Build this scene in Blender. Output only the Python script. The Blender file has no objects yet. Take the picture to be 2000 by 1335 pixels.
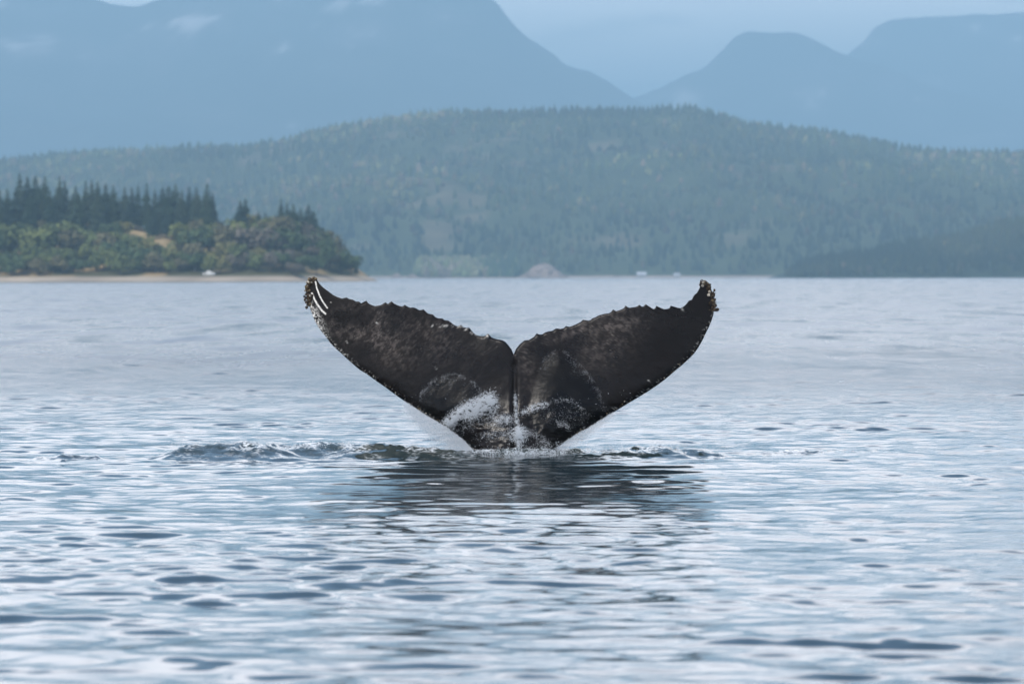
import bpy, math, random
import numpy as np
from mathutils import Vector, Matrix, Euler

rng = np.random.default_rng(7)
random.seed(7)
S = bpy.context.scene
COL = S.collection

# ------------------------------------------------------------------ camera
LENS, HCAM, DW = 200.0, 1.8, 58.0
K = 36.0 / LENS / 2000.0                 # radians per photograph pixel
YH = 541.0                               # horizon row in the photograph
PITCH, ROLL = (667.5 - YH) * K, math.radians(0.13)
cam_d = bpy.data.cameras.new('camera'); cam = bpy.data.objects.new('camera', cam_d); COL.objects.link(cam)
cam.location = (0, 0, HCAM)
cam.rotation_euler = (math.pi / 2 - PITCH, ROLL, 0)
cam_d.sensor_width = 36; cam_d.lens = LENS
cam_d.clip_start = 0.5; cam_d.clip_end = 200000
cam_d.dof.use_dof = True; cam_d.dof.focus_distance = DW; cam_d.dof.aperture_fstop = 5.0
S.camera = cam

# ------------------------------------------------------------------ sky and sun
SUN_EL, SUN_AZ = math.radians(48), math.radians(215)   # azimuth clockwise from +Y: behind the camera, to the left
world = bpy.data.worlds.new('World'); S.world = world; world.use_nodes = True
wt = world.node_tree; wt.nodes.clear()
def wn(t, **kw):
    n = wt.nodes.new(t)
    for k, v in kw.items(): setattr(n, k, v)
    return n
W_STR = 0.14
sky = wn('ShaderNodeTexSky', sky_type='NISHITA', sun_disc=False, sun_elevation=SUN_EL, sun_rotation=SUN_AZ,
         altitude=0, air_density=1.0, dust_density=1.2, ozone_density=1.5)
tc = wn('ShaderNodeTexCoord'); sep = wn('ShaderNodeSeparateXYZ'); wt.links.new(tc.outputs['Generated'], sep.inputs[0])
def wmath(op, a, b=None):
    n = wn('ShaderNodeMath', operation=op)
    for i, v in enumerate((a, b)):
        if v is None: continue
        if isinstance(v, (int, float)): n.inputs[i].default_value = v
        else: wt.links.new(v, n.inputs[i])
    return n.outputs[0]
den = wmath('ADD', wmath('MAXIMUM', sep.outputs['Z'], 0.0), 0.12)
px_, py_ = wmath('DIVIDE', sep.outputs['X'], den), wmath('DIVIDE', sep.outputs['Y'], den)
cmb = wn('ShaderNodeCombineXYZ'); wt.links.new(px_, cmb.inputs[0]); wt.links.new(py_, cmb.inputs[1])
nz = wn('ShaderNodeTexNoise'); nz.inputs['Scale'].default_value = 1.1; nz.inputs['Detail'].default_value = 7
nz.inputs['Roughness'].default_value = 0.55; wt.links.new(cmb.outputs[0], nz.inputs['Vector'])
ramp = wn('ShaderNodeValToRGB'); hi = wn('ShaderNodeMapRange', interpolation_type='SMOOTHSTEP'); hi.inputs[1].default_value = 0.12; hi.inputs[2].default_value = 0.42
hi.inputs[3].default_value = 0.03; hi.inputs[4].default_value = -0.13; wt.links.new(sep.outputs['Z'], hi.inputs[0])   # cloud thins out overhead
wt.links.new(wmath('ADD', nz.outputs['Fac'], hi.outputs[0]), ramp.inputs[0])
ramp.color_ramp.elements[0].position = 0.44; ramp.color_ramp.elements[0].color = (0, 0, 0, 1)
ramp.color_ramp.elements[1].position = 0.54; ramp.color_ramp.elements[1].color = (1, 1, 1, 1)
cloudcol = wn('ShaderNodeValToRGB'); wt.links.new(nz.outputs['Fac'], cloudcol.inputs[0])
cloudcol.color_ramp.elements[0].position = 0.45; cloudcol.color_ramp.elements[0].color = (22.0, 21.4, 22.2, 1)
cloudcol.color_ramp.elements[1].position = 0.78; cloudcol.color_ramp.elements[1].color = (17.2, 17.0, 18.0, 1)
lowfade = wn('ShaderNodeMapRange'); lowfade.inputs[1].default_value = 0.02; lowfade.inputs[2].default_value = 0.06
lowfade.inputs[3].default_value = 0.1; lowfade.inputs[4].default_value = 1.0
wt.links.new(sep.outputs['Z'], lowfade.inputs[0])
cfac = wmath('MULTIPLY', ramp.outputs[0], lowfade.outputs[0])
mixc = wn('ShaderNodeMix', data_type='RGBA'); wt.links.new(cfac, mixc.inputs[0])
wt.links.new(sky.outputs[0], mixc.inputs[6]); wt.links.new(cloudcol.outputs[0], mixc.inputs[7])
bg = wn('ShaderNodeBackground'); bg.inputs[1].default_value = W_STR
wt.links.new(mixc.outputs[2], bg.inputs[0])
wo = wn('ShaderNodeOutputWorld'); wt.links.new(bg.outputs[0], wo.inputs[0])

sun_d = bpy.data.lights.new('sun', 'SUN'); sun = bpy.data.objects.new('sun', sun_d); COL.objects.link(sun)
sun_d.energy = 3.1; sun_d.angle = math.radians(2.0); sun_d.color = (1.0, 0.95, 0.88)
sdir = Vector((math.sin(SUN_AZ) * math.cos(SUN_EL), math.cos(SUN_AZ) * math.cos(SUN_EL), math.sin(SUN_EL)))
sun.rotation_euler = (-sdir).to_track_quat('-Z', 'Y').to_euler(); sun.location = (0, -20, 60)

S.view_settings.view_transform = 'Standard'; S.view_settings.look = 'None'
S.view_settings.gamma = 1.0; S.view_settings.exposure = 0.32; S.view_settings.use_curve_mapping = False
S.cycles.max_bounces = 6; S.cycles.volume_bounces = 0; S.cycles.use_denoising = True
S.cycles.sample_clamp_indirect = 4.0

# ------------------------------------------------------------------ helpers
def tag(o, label=None, cat=None, group=None, kind=None):
    if label: o['label'] = label
    if cat: o['category'] = cat
    if group: o['group'] = group
    if kind: o['kind'] = kind
    return o
def XA(px, D): return (px - 1000.0) * K * D                       # sideways metres at distance D
def hor(px): return YH - (px - 1000.0) * math.tan(ROLL)
def ZA(px, py, D): return HCAM + (hor(px) - py) * K * D           # height at distance D
def np_mesh(name, V, F, smooth=True, cols=None, attrs=None):
    """F: (n,3) or (n,4) int array, all faces of one size"""
    me = bpy.data.meshes.new(name)
    V = np.asarray(V, np.float32); F = np.asarray(F, np.int32)
    n, k = F.shape
    me.vertices.add(len(V)); me.vertices.foreach_set('co', V.ravel())
    me.loops.add(n * k); me.loops.foreach_set('vertex_index', F.ravel())
    me.polygons.add(n)
    me.polygons.foreach_set('loop_start', np.arange(0, n * k, k, dtype=np.int32))
    me.polygons.foreach_set('loop_total', np.full(n, k, np.int32))
    me.polygons.foreach_set('use_smooth', np.full(n, smooth, bool))
    if cols is not None:
        a = me.color_attributes.new('tint', 'FLOAT_COLOR', 'POINT')
        c = np.ones((len(V), 4), np.float32); c[:, :3] = cols
        a.data.foreach_set('color', c.ravel())
    for nm, v in (attrs or {}).items():
        a = me.attributes.new(nm, 'FLOAT', 'POINT'); a.data.foreach_set('value', np.asarray(v, np.float32))
    me.update(calc_edges=True); me.validate()
    return me
def link(name, me, mat=None, parent=None, loc=(0, 0, 0)):
    o = bpy.data.objects.new(name, me); COL.objects.link(o); o.location = loc
    if mat is not None and me is not None and not me.materials: me.materials.append(mat)
    if parent: o.parent = parent
    return o
def grid_faces(nr, nc, wrap=False):
    r = np.arange(nr - 1)[:, None]; c = np.arange(nc if wrap else nc - 1)[None, :]
    c2 = (c + 1) % nc
    return np.stack([r * nc + c, r * nc + c2, (r + 1) * nc + c2, (r + 1) * nc + c], -1).reshape(-1, 4)
def sstep(x, a, b):
    t = np.clip((x - a) / (b - a), 0, 1); return t * t * (3 - 2 * t)
def vnoise(x, y, seed=0):
    """value noise on arrays"""
    def h(i, j):
        n = (i.astype(np.int64) * 374761393 + j.astype(np.int64) * 668265263 + seed * 974634777) & 0x7fffffff
        n = ((n ^ (n >> 13)) * 1274126177) & 0x7fffffff
        return ((n ^ (n >> 16)) & 0xffff) / 65535.0
    xi, yi = np.floor(x), np.floor(y); u, v = x - xi, y - yi
    u, v = u * u * (3 - 2 * u), v * v * (3 - 2 * v)
    a, b, c, d = h(xi, yi), h(xi + 1, yi), h(xi, yi + 1), h(xi + 1, yi + 1)
    return (a * (1 - u) + b * u) * (1 - v) + (c * (1 - u) + d * u) * v
def fbm(x, y, seed=0, oct=4, rough=0.5):
    s = 0; a = 1; t = 0
    for o in range(oct):
        s = s + a * vnoise(x * 2 ** o, y * 2 ** o, seed + o * 17); t += a; a *= rough
    return s / t
def mat(name, color=(0.5, 0.5, 0.5), rough=0.7, spec=0.3, var=0.0, scale=1.0, bump=0.0, attr=False):
    m = bpy.data.materials.new(name); m.use_nodes = True
    nt = m.node_tree; b = nt.nodes['Principled BSDF']
    b.inputs['Roughness'].default_value = rough; b.inputs['Specular IOR Level'].default_value = spec
    src = None
    if attr:
        a = nt.nodes.new('ShaderNodeAttribute'); a.attribute_name = 'tint'; src = a.outputs['Color']
    if var or bump:
        t = nt.nodes.new('ShaderNodeTexCoord'); n = nt.nodes.new('ShaderNodeTexNoise')
        n.inputs['Scale'].default_value = scale; n.inputs['Detail'].default_value = 5
        nt.links.new(t.outputs['Object'], n.inputs['Vector'])
        mr = nt.nodes.new('ShaderNodeMapRange'); mr.inputs[1].default_value = 0.3; mr.inputs[2].default_value = 0.7
        mr.inputs[3].default_value = 1 - var; mr.inputs[4].default_value = 1 + var
        nt.links.new(n.outputs['Fac'], mr.inputs[0])
        mx = nt.nodes.new('ShaderNodeVectorMath'); mx.operation = 'SCALE'
        if src: nt.links.new(src, mx.inputs[0])
        else: mx.inputs[0].default_value = color
        nt.links.new(mr.outputs[0], mx.inputs['Scale']); src = mx.outputs[0]
        if bump:
            bp = nt.nodes.new('ShaderNodeBump'); bp.inputs['Strength'].default_value = bump; bp.inputs['Distance'].default_value = 0.02
            nt.links.new(n.outputs['Fac'], bp.inputs['Height']); nt.links.new(bp.outputs[0], b.inputs['Normal'])
    if src: nt.links.new(src, b.inputs['Base Color'])
    else: b.inputs['Base Color'].default_value = (*color, 1)
    return m

# ------------------------------------------------------------------ the sea: one sheet, tessellated finer where waves are near
def build_water():
    a_f = np.radians(np.linspace(-8.6, 8.6, 570))
    a_c = np.radians(np.concatenate([8.6 + np.geomspace(0.05, 171.4, 46)]))
    ang = np.concatenate([-a_c[::-1], a_f, a_c[:-1]])
    r = [0.6]
    while r[-1] < 22: r.append(r[-1] * 1.12)
    r[-1] = 22.0
    while r[-1] < 62: r.append(r[-1] + 0.068)
    while r[-1] < 420: r.append(r[-1] + 0.068 * (r[-1] / 62) ** 1.75)
    while r[-1] < 28000: r.append(r[-1] * 1.07)
    r = np.array(r)
    dr = np.gradient(r)[:, None]; da = np.gradient(ang)[None, :]
    X = r[:, None] * np.sin(ang)[None, :]; Y = r[:, None] * np.cos(ang)[None, :]
    dl = r[:, None] * np.abs(da)
    X, Y = X.astype(np.float32), Y.astype(np.float32); dl = dl.astype(np.float32); dr = dr.astype(np.float32)
    Z = np.zeros_like(X); lost = np.zeros_like(X)
    # lateral position relative to the whale
    wx, wy = X - XA(1003, DW), Y - DW
    # calmer slick in front of the tail, rougher gust patches elsewhere
    slick = np.exp(-((wx / 2.3) ** 2 + ((wy + 9) / 9.0) ** 2) ** 2)
    gust = 0.62 + 0.75 * fbm(X * 0.16 + 5, Y * 0.055, 3, 3)
    N = 150
    lam = np.exp(rng.uniform(np.log(0.20), np.log(4.5), N))
    group = 0.5 + 1.15 * fbm(X * 0.55 + 31, Y * 0.30, 13, 3) ** 1.5
    for i in range(N):
        L = lam[i]; k = 2 * math.pi / L
        th = rng.normal(0.2, 0.8)                        # travelling roughly towards / away from the camera
        kx, ky = k * math.sin(th), k * math.cos(th)
        if L > 2.0: sl = 0.0025
        elif L > 0.9: sl = 0.0044
        elif L > 0.42: sl = 0.0074
        elif L > 0.26: sl = 0.0086
        else: sl = 0.0058
        amp = sl / k * 1.414
        cell = np.maximum(dr * abs(ky), dl * abs(kx)) / k
        w = sstep(L / cell, 1.7, 3.2)
        g = gust if L < 2 else 1.0
        if L < 1.3: g = g * group
        if L < 2.0: g = g * (1 - 0.48 * slick)
        ph = rng.uniform(0, 6.283)
        s = np.sin(kx * X + ky * Y + ph)
        Z += amp * w * g * (s + 0.25 * (s * s - 0.5))
        lost += (1 - w * w) * sl * sl
    # churned ridges thrown up on both sides of the tail
    def ridge(xc, yc, half, width, hgt, seed):
        u = (X - xc) / half
        bend = yc + 0.45 * fbm(X * 0.8, X * 0 + seed, seed, 3) - 0.5 * u * u
        env = np.exp(-np.abs(u) ** 3 * 1.3)
        prof = np.exp(-((Y - bend) / width) ** 2)
        rough = 0.35 + 0.9 * fbm(X * 1.7 + seed, Y * 2.6, seed, 5, 0.6)
        return 1.0 * hgt * env * prof * rough, env * np.exp(-((Y - bend) / (width * 1.25)) ** 2)
    foam = np.zeros_like(X); churn = np.zeros_like(X)
    for (p0, p1, D, wd, hg, sd) in ((300, 560, 56.6, 0.55, 0.15, 11), (420, 880, 56.9, 0.6, 0.125, 23), (640, 960, 56.6, 0.5, 0.06, 37),
                                    (1040, 1330, 57.2, 0.5, 0.075, 41), (1120, 1440, 56.8, 0.45, 0.075, 53), (900, 1110, 57.2, 0.4, 0.05, 67),
                                    (1380, 1800, 57.5, 0.4, 0.05, 71), (40, 240, 56.0, 0.3, 0.05, 83)):
        xc = (XA(p0, D) + XA(p1, D)) / 2; half = (XA(p1, D) - XA(p0, D)) / 2
        h, c = ridge(xc, D, half, wd, hg, sd)
        Z += h; churn = np.maximum(churn, c * min(1, hg / 0.075))
    # fine turbulence on the ridges
    Z += churn * 0.045 * (fbm(X * 9, Y * 5, 91, 4, 0.7) - 0.5) * 2
    # concentric smooth swells spreading to the front of the tail
    rad = np.sqrt((wx * 0.75) ** 2 + wy ** 2)
    Z += 0.012 * np.sin(rad * 5.2) * np.exp(-((rad - 4) / 3.0) ** 2) * (wy < 0)
    crest = sstep(fbm(X * 5 + 3, Y * 3.2, 19, 4, 0.6), 0.49, 0.66)
    foam = np.clip(churn * crest * 0.9, 0, 1)
    base = np.exp(-((wx / 0.62) ** 4)) * np.exp(-((wy + 0.35) / 0.45) ** 2)
    Z += 0.05 * base * (0.4 + fbm(X * 4, Y * 4, 29, 3))
    foam = np.maximum(foam, base * sstep(fbm(X * 7, Y * 4, 31, 4, 0.6), 0.40, 0.6))
    V = np.stack([X, Y, Z], -1).reshape(-1, 3)
    nr, nc = X.shape
    F = grid_faces(nr, nc, True)[:, ::-1]
    fine = 0.006 * (1 - 0.8 * slick) * gust + 0.05 * churn
    amp = fine
    rgh = np.sqrt(1.414 * np.sqrt(lost * gust ** 2 + 0.00001))
    return np_mesh('water', V, F, True, attrs={'foam': foam.ravel(), 'ripple': amp.ravel(), 'rough': rgh.ravel(), 'far': sstep(lost / lost.max(), 0.0, 0.75).ravel(), 'churn': churn.ravel()})

def water_material():
    m = bpy.data.materials.new('sea_water'); m.use_nodes = True
    nt = m.node_tree; b = nt.nodes['Principled BSDF']; L = nt.links.new
    def N(t): return nt.nodes.new(t)
    b.inputs['Base Color'].default_value = (0.010, 0.026, 0.034, 1)
    b.inputs['Roughness'].default_value = 0.03; b.inputs['IOR'].default_value = 1.333
    geo = N('ShaderNodeNewGeometry'); tco = N('ShaderNodeTexCoord')
    mp = N('ShaderNodeMapping'); mp.inputs['Scale'].default_value = (4.2, 7.5, 1.0); L(tco.outputs['Object'], mp.inputs[0])
    nz = N('ShaderNodeTexNoise'); nz.inputs['Scale'].default_value = 1.0; nz.inputs['Detail'].default_value = 2.5
    L(mp.outputs[0], nz.inputs['Vector'])
    sub = N('ShaderNodeVectorMath'); sub.operation = 'SUBTRACT'; L(nz.outputs['Color'], sub.inputs[0]); sub.inputs[1].default_value = (0.5, 0.5, 0.5)
    mul = N('ShaderNodeVectorMath'); mul.operation = 'MULTIPLY'; L(sub.outputs[0], mul.inputs[0]); mul.inputs[1].default_value = (5.0, 7.0, 0.0)
    at = N('ShaderNodeAttribute'); at.attribute_name = 'ripple'
    sc = N('ShaderNodeVectorMath'); sc.operation = 'SCALE'; L(mul.outputs[0], sc.inputs[0]); L(at.outputs['Fac'], sc.inputs['Scale'])
    ad = N('ShaderNodeVectorMath'); ad.operation = 'ADD'; L(geo.outputs['Normal'], ad.inputs[0]); L(sc.outputs[0], ad.inputs[1])
    no = N('ShaderNodeVectorMath'); no.operation = 'NORMALIZE'; L(ad.outputs[0], no.inputs[0])
    L(no.outputs[0], b.inputs['Normal'])
    ra = N('ShaderNodeAttribute'); ra.attribute_name = 'rough'; L(ra.outputs['Fac'], b.inputs['Roughness'])
    # aerated greener water where it is churned
    ch = N('ShaderNodeAttribute'); ch.attribute_name = 'churn'
    mixg = N('ShaderNodeMix'); mixg.data_type = 'RGBA'; L(ch.outputs['Fac'], mixg.inputs[0])
    mixg.inputs[6].default_value = (0.010, 0.026, 0.034, 1); mixg.inputs[7].default_value = (0.032, 0.044, 0.040, 1)
    L(mixg.outputs[2], b.inputs['Base Color'])
    foam = N('ShaderNodeBsdfDiffuse'); foam.inputs[0].default_value = (0.72, 0.75, 0.77, 1)
    fa = N('ShaderNodeAttribute'); fa.attribute_name = 'foam'
    n2 = N('ShaderNodeTexNoise'); n2.inputs['Scale'].default_value = 22; n2.inputs['Detail'].default_value = 5; L(tco.outputs['Object'], n2.inputs['Vector'])
    mr = N('ShaderNodeMapRange'); mr.inputs[1].default_value = 0.44; mr.inputs[2].default_value = 0.60; L(n2.outputs['Fac'], mr.inputs[0])
    mm = N('ShaderNodeMath'); mm.operation = 'MULTIPLY'; L(fa.outputs['Fac'], mm.inputs[0]); L(mr.outputs[0], mm.inputs[1])
    # beyond the reach of modelled waves the unresolved slopes become gloss roughness, streaked by the wind
    mp2 = N('ShaderNodeMapping'); mp2.inputs['Scale'].default_value = (0.45, 0.05, 1.0); L(tco.outputs['Object'], mp2.inputs[0])
    n3 = N('ShaderNodeTexNoise'); n3.inputs['Scale'].default_value = 1.0; n3.inputs['Detail'].default_value = 6; n3.inputs['Roughness'].default_value = .62; L(mp2.outputs[0], n3.inputs['Vector'])
    m3 = N('ShaderNodeMapRange'); m3.inputs[1].default_value = .3; m3.inputs[2].default_value = .7; m3.inputs[3].default_value = .5; m3.inputs[4].default_value = 1.4; L(n3.outputs['Fac'], m3.inputs[0])
    rm = N('ShaderNodeMath'); rm.operation = 'MULTIPLY'; L(ra.outputs['Fac'], rm.inputs[0]); L(m3.outputs[0], rm.inputs[1])
    gb = N('ShaderNodeBsdfAnisotropic'); gb.distribution = 'BECKMANN'; gb.inputs['Color'].default_value = (0.56, 0.56, 0.56, 1); L(rm.outputs[0], gb.inputs['Roughness'])
    df = N('ShaderNodeBsdfDiffuse'); df.inputs[0].default_value = (0.010, 0.026, 0.034, 1)
    fr = N('ShaderNodeFresnel'); fr.inputs['IOR'].default_value = 1.333
    fx = N('ShaderNodeMixShader'); L(fr.outputs[0], fx.inputs[0]); L(df.outputs[0], fx.inputs[1]); L(gb.outputs[0], fx.inputs[2])
    fat = N('ShaderNodeAttribute'); fat.attribute_name = 'far'
    wx_ = N('ShaderNodeMixShader'); L(fat.outputs['Fac'], wx_.inputs[0]); L(b.outputs[0], wx_.inputs[1]); L(fx.outputs[0], wx_.inputs[2])
    mx = N('ShaderNodeMixShader'); L(mm.outputs[0], mx.inputs[0]); L(wx_.outputs[0], mx.inputs[1]); L(foam.outputs[0], mx.inputs[2])
    L(mx.outputs[0], nt.nodes['Material Output'].inputs['Surface'])
    return m
water = link('water', build_water(), water_material())
tag(water, 'rippled sea water reflecting broken cloud and blue sky', kind='structure')

# ------------------------------------------------------------------ terrain
def interp(pts, x):
    p = np.array(pts, float); return np.interp(x, p[:, 0], p[:, 1])

FAR0, FAR1 = 6600.0, 9000.0
FAR_SKY = [(-400, 335), (-200, 325), (0, 314), (100, 303), (200, 296), (300, 290), (400, 287), (480, 287), (540, 277), (600, 261), (660, 248),
           (720, 236), (800, 225), (900, 218), (1000, 216), (1100, 215), (1200, 214), (1250, 215), (1300, 210), (1350, 212), (1400, 222),
           (1450, 237), (1500, 246), (1560, 251), (1620, 256), (1700, 274), (1780, 291), (1850, 298), (1900, 300), (2000, 301), (2200, 312), (2400, 330)]
def far_z(X, Y):
    t = (Y - FAR0) / (FAR1 - FAR0)
    px = 1000 + X / (K * FAR1)
    zr = HCAM + (hor(px) - interp(FAR_SKY, px)) * K * FAR1 - 9
    tt = np.clip(t, 0, 1)
    f = tt ** 0.82
    f = np.where(t > 1, 1 - 0.35 * (t - 1) ** 2 - 0.15 * (t - 1), f)
    n = (fbm(X / 300 + 9, Y / 520, 5, 4) - 0.5) * 95 * np.sin(np.pi * tt) - 16 * np.exp(-((fbm(X / 260 + 4, Y / 900, 8, 3) - .5) / .05) ** 2) * np.sin(np.pi * tt)
    return np.where(t < 0, -6 + 40 * t, 2.0 + zr * f + n * (t < 1.02))
def terrain(name, xs, ys, zf, material, colf=None):
    X, Y = np.meshgrid(xs, ys); Z = zf(X, Y)
    V = np.stack([X, Y, Z], -1).reshape(-1, 3)
    return link(name, np_mesh(name, V, grid_faces(*X.shape), True, colf(X, Y, Z).reshape(-1, 3) if colf is not None else None), material)

m_ground = mat('forest_floor', rough=0.95, spec=0.05, var=0.25, scale=0.02, attr=True)
def far_col(X, Y, Z):
    n = fbm(X / 90, Y / 160, 77, 4)[..., None]
    c = np.array([0.050, 0.062, 0.030]) * np.ones(X.shape + (1,))
    bare = 0.3 * sstep(n, 0.72, 0.79)
    return c * (1 - bare) + np.array([0.24, 0.17, 0.13]) * bare
far_hill = terrain('far_hill', np.linspace(-1500, 1500, 190), np.linspace(FAR0 - 60, FAR1 + 1200, 130), far_z, m_ground, far_col)
tag(far_hill, 'long low forested hill across the water behind the whale tail', kind='structure')

def forest(name, xs, ys, zf, hts, label, seed, tone=1.0, dec=0.25, bare_thr=0.70):
    """many small trees as one mass: a ragged cone or a rounded lump each"""
    r = np.random.default_rng(seed)
    n = len(xs); z = zf(xs, ys)
    H = r.uniform(hts[0], hts[1], n) * (0.75 + 0.5 * fbm(xs / 60, ys / 90, seed, 2))
    mixd = fbm(xs / 130, ys / 260, seed + 21, 3); isd = r.random(n) < dec * np.clip((mixd - .3) * 5, 0.1, 2.2) * np.where(dec > .5, 1, .3 + .9 * sstep(z, 40, 110))
    H = np.where(isd, H * 0.72, H); R = np.where(isd, H * r.uniform(0.32, 0.46, n), H * r.uniform(0.15, 0.24, n))
    k = 5
    a = np.linspace(0, 2 * np.pi, k, endpoint=False)
    rings = [(0.08, 0.75, 0.85), (0.36, 0.95, 1.0), (0.74, 0.38, 0.75)]
    V = []; 
    for (hz, rc, rd) in rings:
        rad = np.where(isd, rd, rc)[:, None] * R[:, None] * r.uniform(0.7, 1.25, (n, k))
        aa = a[None, :] + r.uniform(0, 1, (n, 1))
        V.append(np.stack([xs[:, None] + rad * np.cos(aa), ys[:, None] + rad * np.sin(aa), (z + H * hz)[:, None] + 0 * rad], -1))
    top = np.stack([xs, ys, z + H], -1)[:, None, :]
    V = np.concatenate(V + [top], 1)                    # n, 4k+1, 3
    q = []
    for j in range(2):
        for i in range(k):
            i2 = (i + 1) % k
            q += [(j * k + i, j * k + i2, (j + 1) * k + i2), (j * k + i, (j + 1) * k + i2, (j + 1) * k + i)]
    for i in range(k): q.append((2 * k + i, 2 * k + (i + 1) % k, 3 * k))
    q = np.array(q)
    F = (np.arange(n)[:, None, None] * (3 * k + 1) + q[None]).reshape(-1, 3)
    pal_c = np.array([[0.022, 0.040, 0.022], [0.030, 0.050, 0.026], [0.036, 0.050, 0.024], [0.026, 0.042, 0.030]])
    pal_d = np.array([[0.066, 0.080, 0.038], [0.058, 0.074, 0.038], [0.078, 0.080, 0.046], [0.078, 0.068, 0.054]])
    pi = r.integers(0, 4, n)
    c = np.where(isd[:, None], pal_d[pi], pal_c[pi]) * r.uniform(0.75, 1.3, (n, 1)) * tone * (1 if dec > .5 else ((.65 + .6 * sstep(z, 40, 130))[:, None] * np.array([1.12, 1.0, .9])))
    stand = fbm(xs / 160, ys / 300, seed + 3, 3)[:, None]          # stands of different species
    c = c * (0.25 + 1.5 * stand) * (0.55 + 0.9 * fbm(xs / 420 + 2, ys / 600, seed + 31, 3)[:, None]) + np.array([0.018, 0.014, 0.008]) * sstep(stand, 0.5, 0.7)
    C = np.repeat(c, 3 * k + 1, 0)
    o = link(name, np_mesh(name, V.reshape(-1, 3), F, False, C), M_FOLIAGE_A)
    return tag(o, label, kind='stuff')
M_FOLIAGE_A = mat('far_foliage', rough=0.9, spec=0.1, var=0.2, scale=0.3, attr=True)

def far_points(n, x0, x1, y0, y1, seed, dens=None):
    r = np.random.default_rng(seed)
    xs, ys = r.uniform(x0, x1, n), r.uniform(y0, y1, n)
    if dens is not None:
        keep = r.random(n) < dens(xs, ys); xs, ys = xs[keep], ys[keep]
    return xs, ys
bare = lambda x, y: 1 - 0.9 * sstep(fbm(x / 90, y / 160, 77, 4), 0.71, 0.78)
xs, ys = far_points(15500, -1150, 1150, FAR0 + 10, FAR1 + 60, 3, bare)
rx = np.random.default_rng(4); xr = rx.uniform(-1150, 1150, 1500); yr = FAR1 + rx.uniform(-90, 30, 1500)
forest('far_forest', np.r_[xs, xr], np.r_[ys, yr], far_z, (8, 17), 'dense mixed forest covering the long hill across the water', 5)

# darker nearer spur at the right-hand edge
SP0, SP1 = 5600.0, 6100.0
SP_SKY = [(1300, 570), (1480, 550), (1520, 532), (1580, 504), (1660, 486), (1755, 472), (1825, 461), (1895, 447), (1930, 435), (2000, 419), (2100, 400), (2300, 370), (2600, 350)]
def spur_z(X, Y):
    px = 1000 + X / (K * SP1); t = (Y - SP0) / (SP1 - SP0)
    zr = np.maximum((hor(px) - interp(SP_SKY, px)) * K * SP1 - 9, -8)
    f = np.where(t < 1, np.clip(t, 0, 1) ** 0.8, 1 - 0.3 * (t - 1))
    return np.where(t < 0, -4 + 20 * t, zr * f + 1.2 * (zr > -4))
spur = terrain('forested_spur', np.linspace(150, 1100, 70), np.linspace(SP0 - 40, SP1 + 400, 50), spur_z, m_ground,
               lambda X, Y, Z: np.array([0.03, 0.04, 0.024]) * np.ones(X.shape + (1,)))
tag(spur, 'low dark spur of land at the right edge of the far shore', kind='structure')
xs, ys = far_points(4200, 180, 900, SP0 + 5, SP1 + 40, 8)
kk = spur_z(xs, ys) > 0.4
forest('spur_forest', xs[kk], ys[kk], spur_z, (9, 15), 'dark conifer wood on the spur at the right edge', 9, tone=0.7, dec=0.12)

# far mountains
def mountain(name, skyline, D, depth, label, seed, amp=1.0):
    xs = np.linspace(XA(skyline[0][0], D), XA(skyline[-1][0], D), 220); ys = np.linspace(D - depth, D + depth * 0.6, 110)
    def zf(X, Y):
        px = 1000 + X / (K * D)
        zr = HCAM + (hor(px) - interp(skyline, px)) * K * D
        t = (Y - (D - depth)) / depth
        f = np.where(t < 1, np.clip(t, 0, 1) ** 1.25, np.clip(1 - (t - 1) * 1.3, 0, 1))
        rid = 1 - np.abs(2 * fbm(X / 900 + seed, Y / 1600, seed, 5, 0.55) - 1)
        back = np.clip(1 - np.abs(t - 1) * 0.9, 0, 1)
        return zr * f + (rid - 0.8) * 420 * amp * np.clip(1 - t, 0, 1) * np.clip(t * 3, 0, 1) + (fbm(X / 130, Y / 400, seed + 5, 3) - 0.5) * 30 * back - 4
    def cf(X, Y, Z):
        n = fbm(X / 260 + 3, Z / 160 + Y / 1500, seed + 9, 5, 0.6)[..., None]
        hi = sstep(Z / 1000.0, 0.45, 1.05)[..., None]
        snow = sstep(n, 0.66, 0.76) * hi * 0.6
        rock = 0.5 * sstep(n, 0.48, 0.62) * (0.3 + 0.7 * hi)
        c = np.array([0.028, 0.042, 0.034]) * (1 - rock) + np.array([0.10, 0.10, 0.105]) * rock
        qx = 1000 + X / (K * Y); qy = hor(qx) - (Z - HCAM) / (K * Y); spots = 0
        for (a, b_, sx, sy) in ((645, 25, 34, 16), (608, 48, 26, 10), (670, 8, 18, 14), (555, 92, 18, 16), (448, 160, 10, 14), (572, 236, 9, 18), (245, 70, 30, 8), (683, 92, 7, 12)):
            spots = spots + np.exp(-((qx - a) / sx) ** 2 - ((qy - b_) / sy) ** 2)
        snow = np.clip(snow + sstep(spots[..., None] * (n - .15) * 2.4, 0.35, 0.9) * 0.5, 0, 1)
        return c * (1 - snow) + np.array([0.72, 0.70, 0.72]) * snow
    return tag(terrain(name, xs, ys, zf, M_MOUNTAIN, cf), label, kind='structure')
M_MOUNTAIN = mat('mountain_side', rough=0.95, spec=0.05, var=0.2, scale=0.004, attr=True)
mountain('mountain', [(-700, 120), (-300, 10), (0, -25), (150, -12), (200, -2), (250, 9), (295, 2), (340, -12), (500, -60), (800, -70), (930, -30), (960, -8), (975, 3),
                      (1000, 36), (1030, 66), (1050, 80), (1085, 103), (1100, 120), (1130, 132), (1150, 136), (1175, 150), (1200, 166), (1240, 190), (1300, 230), (1400, 300), (1500, 360), (1700, 520)],
         23000, 7000, 'tall blue mountain with snow gullies filling the upper left', 13)
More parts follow.
